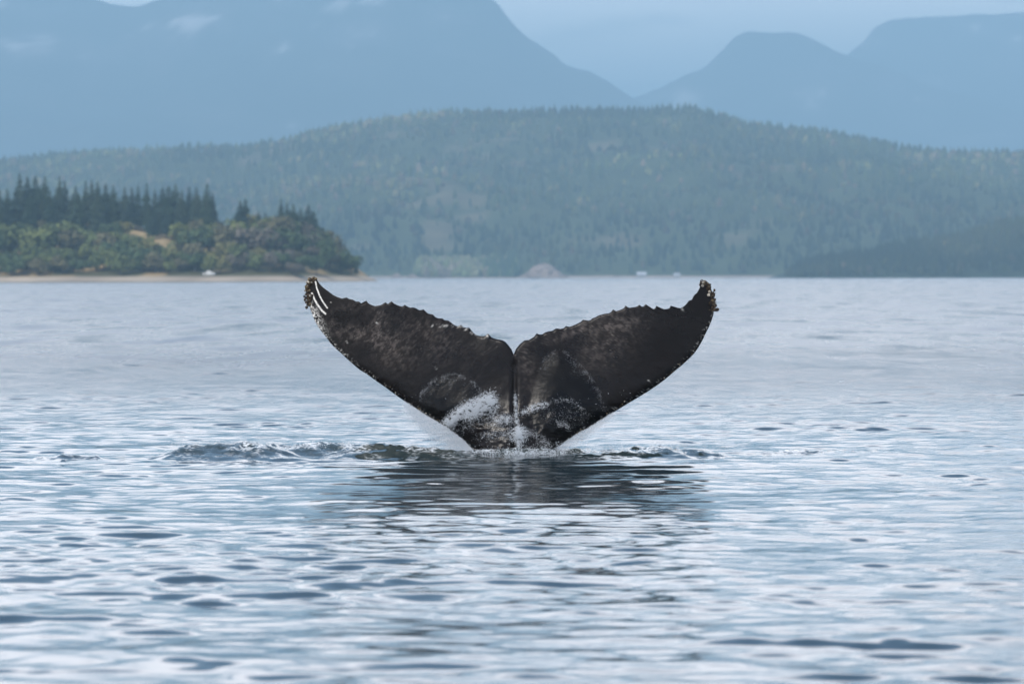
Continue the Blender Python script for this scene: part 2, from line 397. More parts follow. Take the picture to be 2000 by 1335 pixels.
mountain('mountain', [(900, 480), (1100, 300), (1180, 225), (1240, 190), (1290, 172), (1330, 150), (1375, 128), (1400, 105), (1430, 76), (1460, 62), (1490, 58), (1530, 60), (1560, 66),
                      (1600, 78), (1640, 100), (1700, 118), (1800, 160), (2000, 220), (2300, 400)],
         26000, 5000, 'hazy round-topped mountain right of the gap', 29, 0.8)
mountain('mountain', [(1450, 420), (1560, 250), (1620, 150), (1655, 106), (1685, 80), (1705, 52), (1740, 38), (1800, 33), (1860, 30), (1930, 28), (2000, 22), (2150, 8), (2400, 0), (2700, 60)],
         29000, 5000, 'broad blue mountain shoulder in the upper right corner', 47, 0.8)

# ------------------------------------------------------------------ headland on the left
DH0, DH1 = 2440.0, 2560.0
HEAD = [(-700, 470), (-300, 445), (0, 440), (150, 442), (300, 446), (420, 452), (500, 456), (560, 462), (610, 474), (650, 498), (680, 522), (705, 541), (730, 552), (800, 570)]
def head_z(X, Y):
    px = 1000 + X / (K * DH1)
    shore = DH0 + 26 * np.sin(X / 70.0) * 0.35 + 60 * sstep(px, 560, 720)
    t = (Y - shore) / (DH1 - shore)
    zr = ZA(px, interp(HEAD, px), DH1)
    f = np.where(t < 0.16, 0.05 * np.clip(t / 0.16, -1, 1), 0.05 + 0.95 * sstep(t, 0.12, 0.95))
    beach = np.clip((Y - shore) * 0.11, -3, 2.4)
    n = (fbm(X / 22, Y / 22, 61, 4) - 0.5) * 5 * np.clip(t * 2, 0, 1)
    return np.where(zr > 2, np.maximum(beach, -3) + np.maximum(zr - 2.4, 0) * np.where(t < 1, f, 1 - 0.1 * (t - 1)) * (t > 0) + n * (t > 0.1),
                    np.minimum(beach, zr))
def head_col(X, Y, Z):
    n = fbm(X / 14, Y / 14, 71, 4)[..., None]
    sand = np.array([0.34, 0.29, 0.235]) * (0.75 + 0.5 * n)
    soil = np.array([0.075, 0.075, 0.040]) * (1 - sstep(n, 0.5, 0.65)) + np.array([0.26, 0.19, 0.10]) * sstep(n, 0.5, 0.65)
    px = 1000 + X / (K * DH1)
    clear = np.exp(-(((px - 300) / 75) ** 2)) * sstep(Z, 10, 15); clear2 = np.exp(-(((px - 440) / 22) ** 2)) * sstep(Z, 12, 18)
    cl = np.clip(np.maximum(clear, clear2), 0, 1)[..., None]
    soil = soil * (1 - cl) + np.array([0.36, 0.27, 0.15]) * cl
    s = sstep(Z, 1.9, 3.0)[..., None]
    wet = sstep(Z, 0.1, 0.6)[..., None]
    return (sand * (0.55 + 0.45 * wet)) * (1 - s) + soil * s
headland = terrain('headland', np.linspace(-430, -35, 260), np.linspace(DH0 - 40, DH1 + 160, 110), head_z, m_ground, head_col)
tag(headland, 'wooded headland with a pale sand beach at the left', kind='structure')

# --- tree kinds -----------------------------------------------------------
M_BARK = mat('bark', (0.085, 0.062, 0.045), 0.9, 0.1, 0.3, 3.0)
CON_COL = [(0.020, 0.036, 0.022), (0.026, 0.042, 0.022), (0.030, 0.044, 0.026), (0.018, 0.032, 0.024)]
DEC_COL = [(0.130, 0.150, 0.050), (0.100, 0.125, 0.046), (0.175, 0.165, 0.062), (0.062, 0.092, 0.042), (0.125, 0.108, 0.085), (0.125, 0.115, 0.062)]
M_CON = [mat('needles', c, 0.85, 0.1, 0.35, 0.9) for c in CON_COL]
M_DEC = [mat('leaves', c, 0.8, 0.15, 0.3, 0.7) for c in DEC_COL]
def tube(pts, radii, k=6):
    V, F = [], []
    for (p, r) in zip(pts, radii):
        for i in range(k):
            a = 2 * math.pi * i / k; V.append((p[0] + r * math.cos(a), p[1] + r * math.sin(a), p[2]))
    for j in range(len(pts) - 1):
        for i in range(k):
            i2 = (i + 1) % k; F.append((j * k + i, j * k + i2, (j + 1) * k + i2, (j + 1) * k + i))
    return V, F
def conifer_meshes(seed):
    r = random.Random(seed); H = 1.0
    V, F = tube([(0, 0, -0.06), (0.002, 0, 0.3), (0.004, 0.002, 0.7), (0, 0, 0.98)], [0.016, 0.013, 0.008, 0.002])
    trunk = np_mesh('conifer_trunk', V, F)
    V, T = [], []
    wide = r.uniform(0.13, 0.19); z = r.uniform(0.10, 0.2)
    while z < 0.985:
        u = 1 - z
        R = wide * (u ** 0.8) * r.uniform(0.75, 1.15) + 0.008
        nb = 9 if z < 0.8 else 6
        a0 = r.uniform(0, 6.28)
        for i in range(nb):
            a = a0 + 6.283 * i / nb + r.uniform(-0.25, 0.25)
            if r.random() < 0.10: continue
            L = R * r.uniform(0.65, 1.2); w = L * r.uniform(0.28, 0.45); dz = -L * r.uniform(0.25, 0.6)
            ca, sa = math.cos(a), math.sin(a)
            b = len(V)
            V += [(0, 0, z + 0.012), (ca * L * .55 - sa * w, sa * L * .55 + ca * w, z + dz * .4 - 0.008),
                  (ca * L * .55 + sa * w, sa * L * .55 - ca * w, z + dz * .4 - 0.008), (ca * L, sa * L, z + dz), (ca * L * .6, sa * L * .6, z + dz * .2 + 0.016)]
            T += [(b, b + 1, b + 4), (b, b + 4, b + 2), (b + 1, b + 3, b + 4), (b + 4, b + 3, b + 2)]
        z += r.uniform(0.028, 0.05)
    b = len(V); V += [(0.012, 0, 0.95), (-0.008, 0.01, 0.95), (-0.008, -0.01, 0.95), (0, 0, 1.02)]; T += [(b, b + 1, b + 3), (b + 1, b + 2, b + 3), (b + 2, b, b + 3)]
    return trunk, np_mesh('conifer_crown', V, T, False)
def broadleaf_meshes(seed):
    r = random.Random(seed)
    lobes = [(r.uniform(-.28, .28), r.uniform(-.28, .28), r.uniform(.38, .80), r.uniform(.17, .30)) for _ in range(9)]
    V, F = [], []
    v, f = tube([(0, 0, -0.1), (0.01, 0, 0.2), (-0.01, 0.01, 0.5), (0.0, 0, 0.7)], [0.035, 0.026, 0.018, 0.006]); V += v; F += f
    for (x, y, z, q) in lobes[:5]:
        b = len(V); v, f = tube([(0, 0, 0.22), (x * .6, y * .6, z * .75), (x, y, z)], [0.014, 0.009, 0.003], 4)
        V += v; F += [tuple(i + b for i in t) for t in f]
    trunk = np_mesh('broadleaf_trunk', V, F)
    V, T = [], []
    for (x, y, z, q) in lobes:
        for _ in range(75):
            d = Vector((r.gauss(0, 1), r.gauss(0, 1), r.gauss(0, 1))).normalized() * q * r.uniform(0.55, 1.08)
            c = Vector((x, y, max(0.1, z + d.z * 0.85))) + Vector((d.x, d.y, 0))
            n = (d.normalized() + Vector((r.gauss(0, .5), r.gauss(0, .5), r.gauss(0.3, .5)))).normalized()
            t = n.orthogonal().normalized(); t.rotate(Matrix.Rotation(r.uniform(0, 6.28), 3, n)); u = n.cross(t)
            s = r.uniform(0.035, 0.07); b = len(V)
            V += [c + t * s, c + u * s * .8 + n * s * .2, c - t * s, c - u * s * .8 - n * s * .2]
            T += [(b, b + 1, b + 2), (b, b + 2, b + 3)]
    return trunk, np_mesh('broadleaf_crown', V, T, False)
CON = [conifer_meshes(100 + i) for i in range(8)]
DEC = [broadleaf_meshes(200 + i) for i in range(7)]
def tree(name, kind, idx, ci, loc, H, W, rot, label, group, catg='tree'):
    e = bpy.data.objects.new(name, None); COL.objects.link(e); e.location = loc
    e.rotation_euler = (0, 0, rot); e.scale = (W, W, H); e.empty_display_size = 0.1
    tag(e, label, catg, group)
    tr, cr = (CON if kind == 'c' else DEC)[idx % (8 if kind == 'c' else 7)]
    t = link('trunk', tr, M_BARK, e)
    c = bpy.data.objects.new('crown', cr); COL.objects.link(c); c.parent = e
    if not cr.materials: cr.materials.append(M_CON[0])
    c.material_slots[0].link = 'OBJECT'; c.material_slots[0].material = (M_CON if kind == 'c' else M_DEC)[ci]
    return e
def gz(x, y): return float(head_z(np.array([x]), np.array([y]))[0])

R3 = random.Random(33)
tops = [(0, 370), (15, 368), (39, 337), (54, 343), (70, 342), (88, 343), (117, 344), (127, 352), (148, 362), (168, 352), (180, 350), (191, 352), (207, 357), (222, 361),
        (244, 364), (258, 366), (270, 361), (287, 357), (303, 368), (318, 364), (330, 362), (343, 358), (356, 370), (370, 364), (384, 365),
        (405, 358), (416, 374), (470, 390), (480, 386), (505, 411), (519, 414), (549, 388), (561, 394), (573, 397), (588, 405), (603, 398), (612, 410),
        (664, 470), (684, 492), (695, 508)]
SPECIAL = {39: 'tallest dark conifer spire near the left edge of the headland skyline',
           405: 'tall slim conifer ending the unbroken tree line, left of the skyline gap',
           470: 'left of two dark conifers standing just right of the skyline gap', 480: 'right of two dark conifers standing just right of the skyline gap',
           549: 'tall conifer at the left end of the last headland group', 603: 'pointed conifer at the right end of the last headland group',
           664: 'small conifer on the slope going down to the headland tip', 684: 'little conifer low on the headland tip', 695: 'lowest conifer at the very tip of the headland'}
for i, (px, py) in enumerate(tops):
    D = DH1 - R3.uniform(0, 25) if px < 640 else DH1 - 10
    x = XA(px, D); z = gz(x, D); H = max(5.0, ZA(px, py, D) - z)
    ORD = ('first second third fourth fifth sixth seventh eighth ninth tenth eleventh twelfth thirteenth fourteenth fifteenth sixteenth seventeenth eighteenth nineteenth twentieth '
           'twenty-first twenty-second twenty-third twenty-fourth twenty-fifth twenty-sixth twenty-seventh').split()
    lab = SPECIAL.get(px, ORD[i] + ' conifer top from the left edge along the headland skyline' if i < 27 else ORD[i - 27] + ' conifer top right of the skyline gap on the headland')
    grp = ('skyline conifers on the headland' if px < 420 else 'conifers near the headland end')
    tree('conifer', 'c', i, i % 4, (x, D, z - 0.3), H, H * R3.uniform(1.2, 2.2) + 3.5, R3.uniform(0, 6.28), lab, grp)
for i in range(120):                                      # the body of the conifer stand
    px = R3.choice([R3.uniform(-90, 425), R3.uniform(-60, 425), R3.uniform(535, 625)])
    D = R3.uniform(DH1 - 45, DH1 + 25); x = XA(px, D); z = gz(x, D)
    lim = np.interp(px, [t[0] for t in tops], [t[1] for t in tops]) + R3.uniform(14, 50)
    H = ZA(px, lim, D) - z
    if H < 5: continue
    left = px < 430
    tree('conifer', 'c', i + 3, i % 4, (x, D, z - 0.3), H, H * R3.uniform(1.4, 1.9) + 4, R3.uniform(0, 6.28),
         'dark conifer inside the dense stand on top of the headland' if left else 'conifer filling the small stand near the right end of the headland',
         'conifers in the headland stand' if left else 'conifers in the small end stand')
# broadleaf trees on the slope and above the beach
n = 0
for row, (dy, hpx) in enumerate(((-20, 56), (-45, 60), (-68, 60), (-88, 52), (-100, 40))):
    px = -80 + R3.uniform(0, 20)
    while px < 690:
        D = DH1 + dy + R3.uniform(-7, 7); x = XA(px, D); z = gz(x, D)
        sky_lim = np.interp(px, [0, 420, 500, 580, 640, 690, 710], [428, 428, 416, 424, 446, 492, 540])
        H = min(hpx * R3.uniform(0.7, 1.2) * K * D, ZA(px, sky_lim, D) - z)
        if 262 < px < 335 and row == 2: H *= 0.75
        clear = (255 < px < 345 and row <= 1) or (425 < px < 455 and row == 0)
        if z > 1.2 and H > 3 and not clear and R3.random() < 0.93:
            mauve = math.exp(-((px - 470) / 35) ** 2) + math.exp(-((px - 560) / 30) ** 2) + math.exp(-((px - 600) / 40) ** 2)
            if R3.random() < 0.32 * mauve: ci, what = 4, 'dull mauve-brown broadleaf tree'
            elif px > 520: ci, what = R3.choice([3, 5, 3]), 'dark olive broadleaf tree'
            else:
                ci = R3.choice([0, 1, 1, 2, 3, 5] if px > 60 else [1, 3, 3])
                what = {0: 'bright green', 1: 'mid green', 2: 'yellow-green', 3: 'dark green', 5: 'olive'}[ci] + ' broadleaf tree'
            zone = 'at the left end of the headland slope' if px < 230 else ('on the middle of the headland slope' if px < 430 else 'on the right end of the headland slope')
            pos = ('high ' if row < 2 else ('halfway up ' if row == 2 else 'low above the beach '))
            lab = what + ' ' + pos + zone
            tree('broadleaf_tree', 'd', n, ci, (x, D, z - 0.3), H, H * R3.uniform(0.95, 1.35), R3.uniform(0, 6.28), lab, lab.replace('tree', 'trees'))
            n += 1
        px += R3.uniform(17, 30)

# pale skiff hauled up on the beach
def loft(sections):
    V, F = [], []; k = len(sections[0])
    for s in sections: V += s
    for j in range(len(sections) - 1):
        for i in range(k - 1): F.append((j * k + i, j * k + i + 1, (j + 1) * k + i + 1, (j + 1) * k + i))
    return V, F
M_WHITE = mat('white_paint', (0.78, 0.78, 0.76), 0.5, 0.4, 0.06, 2.0)
M_GLASSD = mat('dark_glass', (0.03, 0.035, 0.04), 0.15, 0.5)
def beached_boat(px):
    D = DH0 + 10; x = XA(px, D); z = gz(x, D)
    e = bpy.data.objects.new('beached_boat', None); COL.objects.link(e); e.location = (x, D, z); e.rotation_euler = (0, 0.03, 0.15)
    tag(e, 'small white cabin boat hauled up on the headland beach', 'boat')
    sec = []
    for u in np.linspace(0, 1, 9):
        w = 1.0 * (1 - max(0, u - 0.45) ** 2 * 3.3); xx = -2.6 + 5.2 * u; dk = 1.05 + 0.35 * u * u
        sec.append([(xx, -w, dk), (xx, -w * .85, 0.45), (xx, -w * .35, 0.1 + 0.25 * u ** 3), (xx, 0, 0.0 + 0.4 * u ** 4), (xx, w * .35, 0.1 + 0.25 * u ** 3), (xx, w * .85, 0.45), (xx, w, dk), (xx, 0, dk + .05), (xx, -w, dk)])
    V, F = loft(sec); F.append(tuple(range(8, -1, -1)))
    me = bpy.data.meshes.new('hull'); me.from_pydata(V, [], F); link('hull', me, M_WHITE, e)
    c = [[(xx, -.7, 1.1), (xx, -.6, hh), (xx, .6, hh), (xx, .7, 1.1)] for xx, hh in ((-1.0, 1.15), (-0.9, 2.1), (0.5, 2.15), (1.1, 1.2))]
    V, F = loft(c); me = bpy.data.meshes.new('cabin'); me.from_pydata(V, [], F); cb = link('cabin', me, M_WHITE, e)
    V, F = [], []
    for s in (-1, 1):
        b = len(V); V += [(-.7, s * .67, 1.5), (.3, s * .67, 1.5), (.2, s * .64, 1.95), (-.7, s * .64, 1.95)]; F.append((b, b + 1, b + 2, b + 3))
    me = bpy.data.meshes.new('cabin_window'); me.from_pydata(V, [], F); link('cabin_window', me, M_GLASSD, cb)
beached_boat(408)

# --- far shore: bluff, houses, boulders ------------------------------------
M_BLUFF = mat('bluff_rock', (0.20, 0.16, 0.14), 0.95, 0.1, 0.3, 0.15)
M_STONE = mat('boulder_rock', (0.42, 0.36, 0.32), 0.9, 0.1, 0.25, 0.3)
def mound(name, px, wpx, hpx, D, seed, m, label, cat, group=None):
    n, k = 9, 22; V, F = [], []
    w, h = wpx * K * D / 2, hpx * K * D; x0 = XA(px, D); r = random.Random(seed)
    for j in range(n):
        t = j / (n - 1)
        for i in range(k):
            a = 2 * math.pi * i / k
            rr = (1 - t) ** 0.75 * (1 + 0.35 * (r.random() - .5))
            V.append((w * rr * math.cos(a), w * .7 * rr * math.sin(a), -1.5 + (h + 1.5) * t * (1 + .12 * (r.random() - .5))))
    F = [tuple(f) for f in grid_faces(n, k, True)] + [tuple((n - 1) * k + i for i in range(k))]
    me = bpy.data.meshes.new(name); me.from_pydata(V, [], F)
    return tag(link(name, me, m, None, (x0, D, 0.3)), label, cat, group)
FS = FAR0 - 25
mound('rock_bluff', 1062, 105, 30, FS, 1, M_BLUFF, 'pale pinkish rock bluff at the far waterline behind the whale', 'bluff')
mound('rock_bluff', 775, 34, 11, FS, 2, M_BLUFF, 'small pinkish rock outcrop on the far shore past the headland tip', 'rock')
mound('rock_bluff', 806, 40, 9, FS, 3, M_BLUFF, 'low pale rock on the far shore, right of the small pinkish outcrop', 'rock')
mound('rock_bluff', 1208, 48, 5, FS, 4, M_BLUFF, 'flat pale rock ledge on the far shore right of the bluff', 'rock')
def house(px, py, wpx, D, label, roofc):
    w = wpx * K * D; h = w * .38; d = w * .7; x = XA(px, D)
    e = bpy.data.objects.new('house', None); COL.objects.link(e); e.location = (x, D, max(0.5, ZA(px, py, D) - h)); tag(e, label, 'house')
    def part(nm, V, F, m, p): me = bpy.data.meshes.new(nm); me.from_pydata(V, [], F); return link(nm, me, m, p)
    a, b = w / 2, d / 2
    V = [(-a, -b, -3), (a, -b, -3), (a, b, -3), (-a, b, -3), (-a, -b, h), (a, -b, h), (a, b, h), (-a, b, h), (-a, 0, h * 1.75), (a, 0, h * 1.75)]
    wl = part('wall', V, [(0, 1, 5, 4), (1, 2, 6, 9, 5), (2, 3, 7, 6), (3, 0, 4, 8, 7)], M_WHITE2, e)
    o = w * .06
    V = [(-a - o, -b - o, h * .9), (a + o, -b - o, h * .9), (a + o, 0, h * 1.85), (-a - o, 0, h * 1.85), (a + o, b + o, h * .9), (-a - o, b + o, h * .9)]
    part('roof', V, [(0, 1, 2, 3), (3, 2, 4, 5)], roofc, e)
    for s in (-.6, 0, .6):
        c = s * a; part('window', [(c - w * .07, -b - .05, h * .3), (c + w * .07, -b - .05, h * .3), (c + w * .07, -b - .05, h * .72), (c - w * .07, -b - .05, h * .72)], [(0, 1, 2, 3)], M_GLASSD, wl)
M_ROOF = mat('pale_roof', (0.36, 0.38, 0.42), 0.7, 0.3, 0.1, 1.0)
M_WHITE2 = mat('pale_siding', (0.30, 0.31, 0.32), 0.7, 0.2, 0.1, 1.0)
house(1253, 537, 17, FS, 'small pale house on the far shore right of the rock bluff', M_ROOF)
house(977, 532, 12, FS + 30, 'tiny pale house above the far shore left of the rock bluff', M_ROOF)
house(1322, 537, 12, FS, 'tiny pale house on the far shore beside the right fluke tip', M_ROOF)
# pale shingle line and green shore scrub of the far shore
def shore_z(X, Y): return (Y - (FAR0 - 55)) * 0.045 - 0.6 + 1.0 * fbm(X / 30, Y / 30, 5, 3)
terrain('far_beach', np.linspace(-1200, 1200, 300), np.linspace(FAR0 - 60, FAR0 + 20, 8), shore_z, m_ground,
        lambda X, Y, Z: np.array([0.33, 0.28, 0.24]) * (0.5 + fbm(X / 25, Y / 9, 8, 3))[..., None])
tag(bpy.data.objects['far_beach'], 'thin pale shingle beach along the far shore', kind='structure')
xs, ys = far_points(700, XA(815, FS), XA(1010, FS), FAR0 - 15, FAR0 + 60, 55)
forest('shore_scrub', xs, ys, lambda x, y: np.maximum(far_z(x, y), 0.8), (9, 24), 'grey-green broadleaf scrub along the far shore left of the bluff', 57, tone=1.15, dec=0.9)

# ------------------------------------------------------------------ the whale
SW = K * DW                                              # metres per photograph pixel at the whale
WX0, WY0 = 1003.0, 887.0
def wl(px, py): return ((np.asarray(px, float) - WX0) * SW, -(np.asarray(py, float) - WY0) * SW)
TE_L = [(605,542),(616.7,545),(622.6,553.6),(630,561),(640,568),(649,575),(657.6,579),(666,582),(676,580),(681,583),(688,584),(694,588),(700,588),(705,592),(709.7,591.6),(714.6,586),(718,591),(722,593.5),(731,597),(738,596),(745,594.5),(748,592),(752,589.5),
        (757,593),(764,587.5),(769,592),(774.5,595),(780,597),(785,598),(790,594.5),(795,598),(801,600.5),(806,599.5),(811,601),(818,605),(822,605),(826.5,603.5),(831,608),(836,612),(844.6,613.5),(850,619),(855,621),(863.6,621.5),(868,625),(875,625.5),(880,629),(886,634),(893,637),(900,634),
        (904,638),(909,640),(916,639.5),(922,647),(927,652),(932,655),(939,656),(947,656),(953,651),(957,656),(960,659),(969,662),(980.5,664),(986,667),(991,672),(998,681),(1003,692)]
LE_L = [(605,542),(598,549),(595.7,564),(597,584),(603.6,602),(611,622),(621,640),(636,659),(646,672),(666.4,691),(684,707),(701.5,721.6),(716,730.5),(733.6,743.5),(751,755.5),(774.5,772.7),(792,785),(809.6,797.5),(833,812.5),
        (859,827.5),(876.8,839),(894,851.6),(909,865),(925,886),(934,930),(938,990)]
TE_R = [(1379,549),(1368.6,553.6),(1368.6,562),(1362.7,572.6),(1357,577),(1355.4,580),(1352.5,586),(1346,588),(1343.7,592),(1339,597),(1335,600),(1327.7,604),(1325,602.5),(1322,601.5),(1318.5,604),(1315.4,603.5),(1310.7,597.5),(1308.5,602),(1305.8,603.5),(1302,604),(1298.5,604.3),(1293,603),(1288,604.5),(1285,601.5),(1282.4,597.5),(1280.5,602),(1278.6,603.5),(1273.6,604.5),
        (1268,601.5),(1265,597.5),(1261.4,594.3),(1258,598.5),(1254.6,599.5),(1249,595.5),(1245,599),(1240,600),(1230,601.5),(1226,600),(1222,597),(1219.5,601.5),(1216.7,603.5),(1210,606),(1203.5,608),(1197.7,604.5),(1194,609.5),(1190,612),(1181.6,613),(1170,616),(1163,620),(1158,621.5),(1154,625),(1149.5,626.5),(1144,625.5),(1139,624.5),(1134,629),(1126,633),
        (1118,636.5),(1111.5,638.5),(1105.6,637),(1101,641),(1095,642.5),(1089,641.5),(1085,642),(1079,646),(1072,647),(1065,649),(1059,653),(1054.5,653.5),(1048,651),(1043,657.5),(1037,661.5),(1032.6,664),(1024,664.6),(1015,672),(1007,682),(1003,692)]
LE_R = [(1379,549),(1387.6,555),(1392,568),(1397,584),(1397.8,599),(1395,616.4),(1389,634),(1381.7,648.6),(1371.5,669),(1357,691),(1339,708.5),(1320,724.5),(1297,743.5),(1272,761),(1246,777),(1225.4,789),(1190,810.7),
        (1167,825),(1143.6,839),(1120,852),(1097,868),(1080,886),(1073,930),(1070,990)]
CEN = [(1003,692),(1003,990)]
def resample(pts, n, sub=1):
    p = np.array(pts, float); d = np.r_[0, np.cumsum(np.hypot(*np.diff(p, axis=0).T))]
    t = np.linspace(0, d[-1], n); return np.stack([np.interp(t, d, p[:, 0]), np.interp(t, d, p[:, 1])], -1)
def smooth(pts, n):                                      # Catmull-Rom for the rounded leading edges
    p = np.array(pts, float); q = np.vstack([2 * p[0] - p[1], p, 2 * p[-1] - p[-2]]); out = []
    for i in range(len(p) - 1):
        for t in np.linspace(0, 1, 12, endpoint=False):
            a, b, c, d = q[i:i + 4]
            out.append(0.5 * ((2 * b) + (-a + c) * t + (2 * a - 5 * b + 4 * c - d) * t * t + (-a + 3 * b - 3 * c + d) * t ** 3))
    out.append(p[-1]); return resample(out, n)
def dist_poly(P, poly):
    best = np.full(P.shape[:-1], 1e9)
    for a, b in zip(poly[:-1], poly[1:]):
        ab = b - a; t = np.clip(((P - a) @ ab) / max(1e-9, ab @ ab), 0, 1)
        best = np.minimum(best, np.hypot(P[..., 0] - a[0] - t * ab[0], P[..., 1] - a[1] - t * ab[1]))
    return best
LOBE_L = np.array([(812,800),(815,785),(823,765),(838,748),(852,738),(870,732),(888,731),(905,735),(921,744),(934,757),(943,772),(946,800),(925,830),(880,836),(850,822)], float)
LOBE_R = np.array([(1030,800),(1040,760),(1052,725),(1062,702),(1075,689),(1090,684),(1106,689),(1122,702),(1140,721),(1156,741),(1169,764),(1178,786),(1184,806),(1170,824),(1120,850),(1050,850)], float)
def inside(P, poly):
    x, y = P[..., 0], P[..., 1]; c = np.zeros(x.shape, bool); j = len(poly) - 1
    for i in range(len(poly)):
        xi, yi = poly[i]; xj, yj = poly[j]
        c ^= ((yi > y) != (yj > y)) & (x < (xj - xi) * (y - yi) / (yj - yi + 1e-12) + xi); j = i
    return c
LE_ALL = {-1: smooth(LE_L, 2000), 1: smooth(LE_R, 2000)}
def whale_half(te, le, side):
    NA, NB, NT = 430, 120, 64
    i_split = [i for i, p in enumerate(le) if (p[0] - WX0) * side < 190][0]      # leading-edge point level with the notch
    B = np.vstack([resample(te, NA), resample(CEN, NB)[1:]])
    A1 = LE_ALL[side]; k = np.argmin(np.hypot(*(A1 - np.array(le[i_split])).T))
    A = np.vstack([resample(A1[:k + 1], NA), resample(A1[k:], NB)[1:]])
    t = np.linspace(0, 1, NT) ** 1.15
    P = A[:, None, :] * (1 - t)[None, :, None] + B[:, None, :] * t[None, :, None]
    return P, A1, np.array(te, float)
def whale_depth(P, le, te, side):
    """half thickness, and the centre surface's distance from the vertical plane"""
    dL = dist_poly(P, le[::8]) * SW; dT = dist_poly(P, te) * SW
    X = np.abs(P[..., 0] - WX0) * SW; Z = -(P[..., 1] - WY0) * SW
    stock = sstep(-Z, -0.75, 0.1) * np.exp(-(X / 0.55) ** 2)
    Hm = 0.10 * np.clip(1 - X / 2.4, 0.16, 1) + 0.22 * stock
    w = 0.20 * np.clip(1 - X / 2.6, 0.15, 1) + 0.1 * stock
    u = np.clip(dL / w, 0, 1)
    prof = np.sqrt(np.maximum(1 - (1 - u) ** 2, 0))
    taper = np.clip(dT / 0.75, 0, 1) ** 0.8 * 0.9 + 0.1 * np.clip(dT / 0.02, 0, 1)
    h = Hm * prof * np.where(Z < 0.9, np.maximum(taper, stock), taper)
    mid = 0.06 * Z + 0.055 * X ** 2 + 0.04 * np.sin(X * 3.0) * Z
    return h, mid
def relief(P):
    """raised lobes of water-sheeted skin, keel groove, wrinkles - on the side facing the camera, metres"""
    o = np.zeros(P.shape[:-1])
    for L, hgt in ((LOBE_L, 0.024), (LOBE_R, 0.036)):
        d = dist_poly(P, np.vstack([L, L[:1]])) * SW; ins = inside(P, L)
        o += np.where(ins, hgt * np.sin(np.clip(d / 0.22, 0, 1) * np.pi / 2), 0)
    x, y = P[..., 0], P[..., 1]
    o -= 0.04 * np.exp(-((x - 1004) / 5.0) ** 2) * sstep(y, 690, 720)
    low = sstep(y, 770, 830)
    o += low * 0.05 * (fbm(x / 26, y / 11, 4, 4, 0.6) - 0.5)
    o += 0.007 * (fbm(x / 13, y / 13, 14, 4, 0.6) - 0.5) * np.clip(dist_poly(P, np.array(TE_L if x.mean() < WX0 else TE_R)) / 20, 0, 1)
    o += 0.012 * (fbm(x / 60, y / 60, 24, 3, 0.6) - 0.5)
    return o
def g(P, cx, cy, sx, sy, rot=0):
    c, s = math.cos(rot), math.sin(rot); dx, dy = P[..., 0] - cx, P[..., 1] - cy
    return np.exp(-((dx * c + dy * s) / sx) ** 2 - ((-dx * s + dy * c) / sy) ** 2)
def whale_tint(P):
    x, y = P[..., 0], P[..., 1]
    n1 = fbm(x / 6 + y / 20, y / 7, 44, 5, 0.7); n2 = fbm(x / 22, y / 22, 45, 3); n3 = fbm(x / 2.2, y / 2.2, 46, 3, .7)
    pale_lit_patch = (1.0 * g(P, 715, 655, 50, 16, 0.25) + .75 * g(P, 742, 625, 14, 28) + .65 * g(P, 765, 690, 45, 28, .5) + .45 * g(P, 655, 640, 10, 40, -0.5) + .5 * g(P, 830, 655, 80, 40, .4)
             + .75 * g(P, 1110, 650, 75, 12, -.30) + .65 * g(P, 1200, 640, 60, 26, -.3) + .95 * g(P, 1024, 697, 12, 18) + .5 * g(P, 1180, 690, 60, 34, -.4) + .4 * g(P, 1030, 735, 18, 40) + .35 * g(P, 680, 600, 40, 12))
    pale = np.clip(pale_lit_patch * (0.25 + 1.5 * sstep(n1, .40, .72)) * (0.4 + 0.9 * n2), 0, 1.3)  # mottled paler skin, with soft sunlit patches painted into the colour
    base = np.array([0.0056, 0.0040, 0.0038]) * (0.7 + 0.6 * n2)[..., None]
    c = base + np.array([0.052, 0.044, 0.040]) * (pale ** 1.2)[..., None] + np.array([0.10, .09, .08]) * (sstep(n3, .66, .80) * np.clip(pale_lit_patch, 0, 1))[..., None]
    lobe_dark = np.maximum(*[np.where(inside(P, L), np.clip(dist_poly(P, L) / 12, 0, 1), 0) for L in (LOBE_L, LOBE_R)]); c = c * (1 - .7 * lobe_dark)[..., None]  # skin colour darker inside the two lobes, fading out at their rims
    # white scars and speckle of the left tip
    white = np.zeros(x.shape)
    for pl, w in (([(614,549),(617,562),(622,576),(629,589),(637,600)], 2.0), ([(607,572),(612,583),(618,594),(627,606),(634,612)], 2.4), ([(604,588),(606,600)], 3.0)):
        white = np.maximum(white, sstep(-dist_poly(P + (n1[..., None] - .5) * 2.5, np.array(pl, float)), -w, -w * .3) * (.6 + .4 * sstep(n3, .3, .5)))
    dl = dist_poly(P, LE_ALL[-1][::8])
    white = np.maximum(white, sstep(n3, .47, .56) * np.clip(1.2 - dl / 16, 0, 1) * g(P, 614, 622, 25, 30))
    white = np.maximum(white, sstep(n3, .56, .66) * np.clip(1 - dl / 9, 0, 1) * g(P, 640, 660, 60, 50))
    dr = dist_poly(P, LE_ALL[1][::8])
    white = np.maximum(white, sstep(n3, .68, .76) * np.clip(1 - np.minimum(dl, dr) / 10, 0, 1))
    white = np.maximum(white, sstep(n3, .5, .6) * np.clip(1 - np.abs(y - np.interp(x, [900, 905, 925, 950], [636, 641, 651, 655])) / 4, 0, 1) * ((x > 840) & (x < 955)) * 0.5)
    for (cx, cy, r) in ((1333, 604, 4.5), (852, 719, 3), (1267, 744, 3), (637, 640, 2.5), (645, 590, 2), (676, 667, 3), (735, 630, 3.5)):
        white = np.maximum(white, g(P, cx, cy, r, r * .4, .8) * sstep(n3, .4, .6) * .6)
    return c * (1 - white)[..., None] + np.array([0.72, 0.70, 0.66]) * white[..., None]
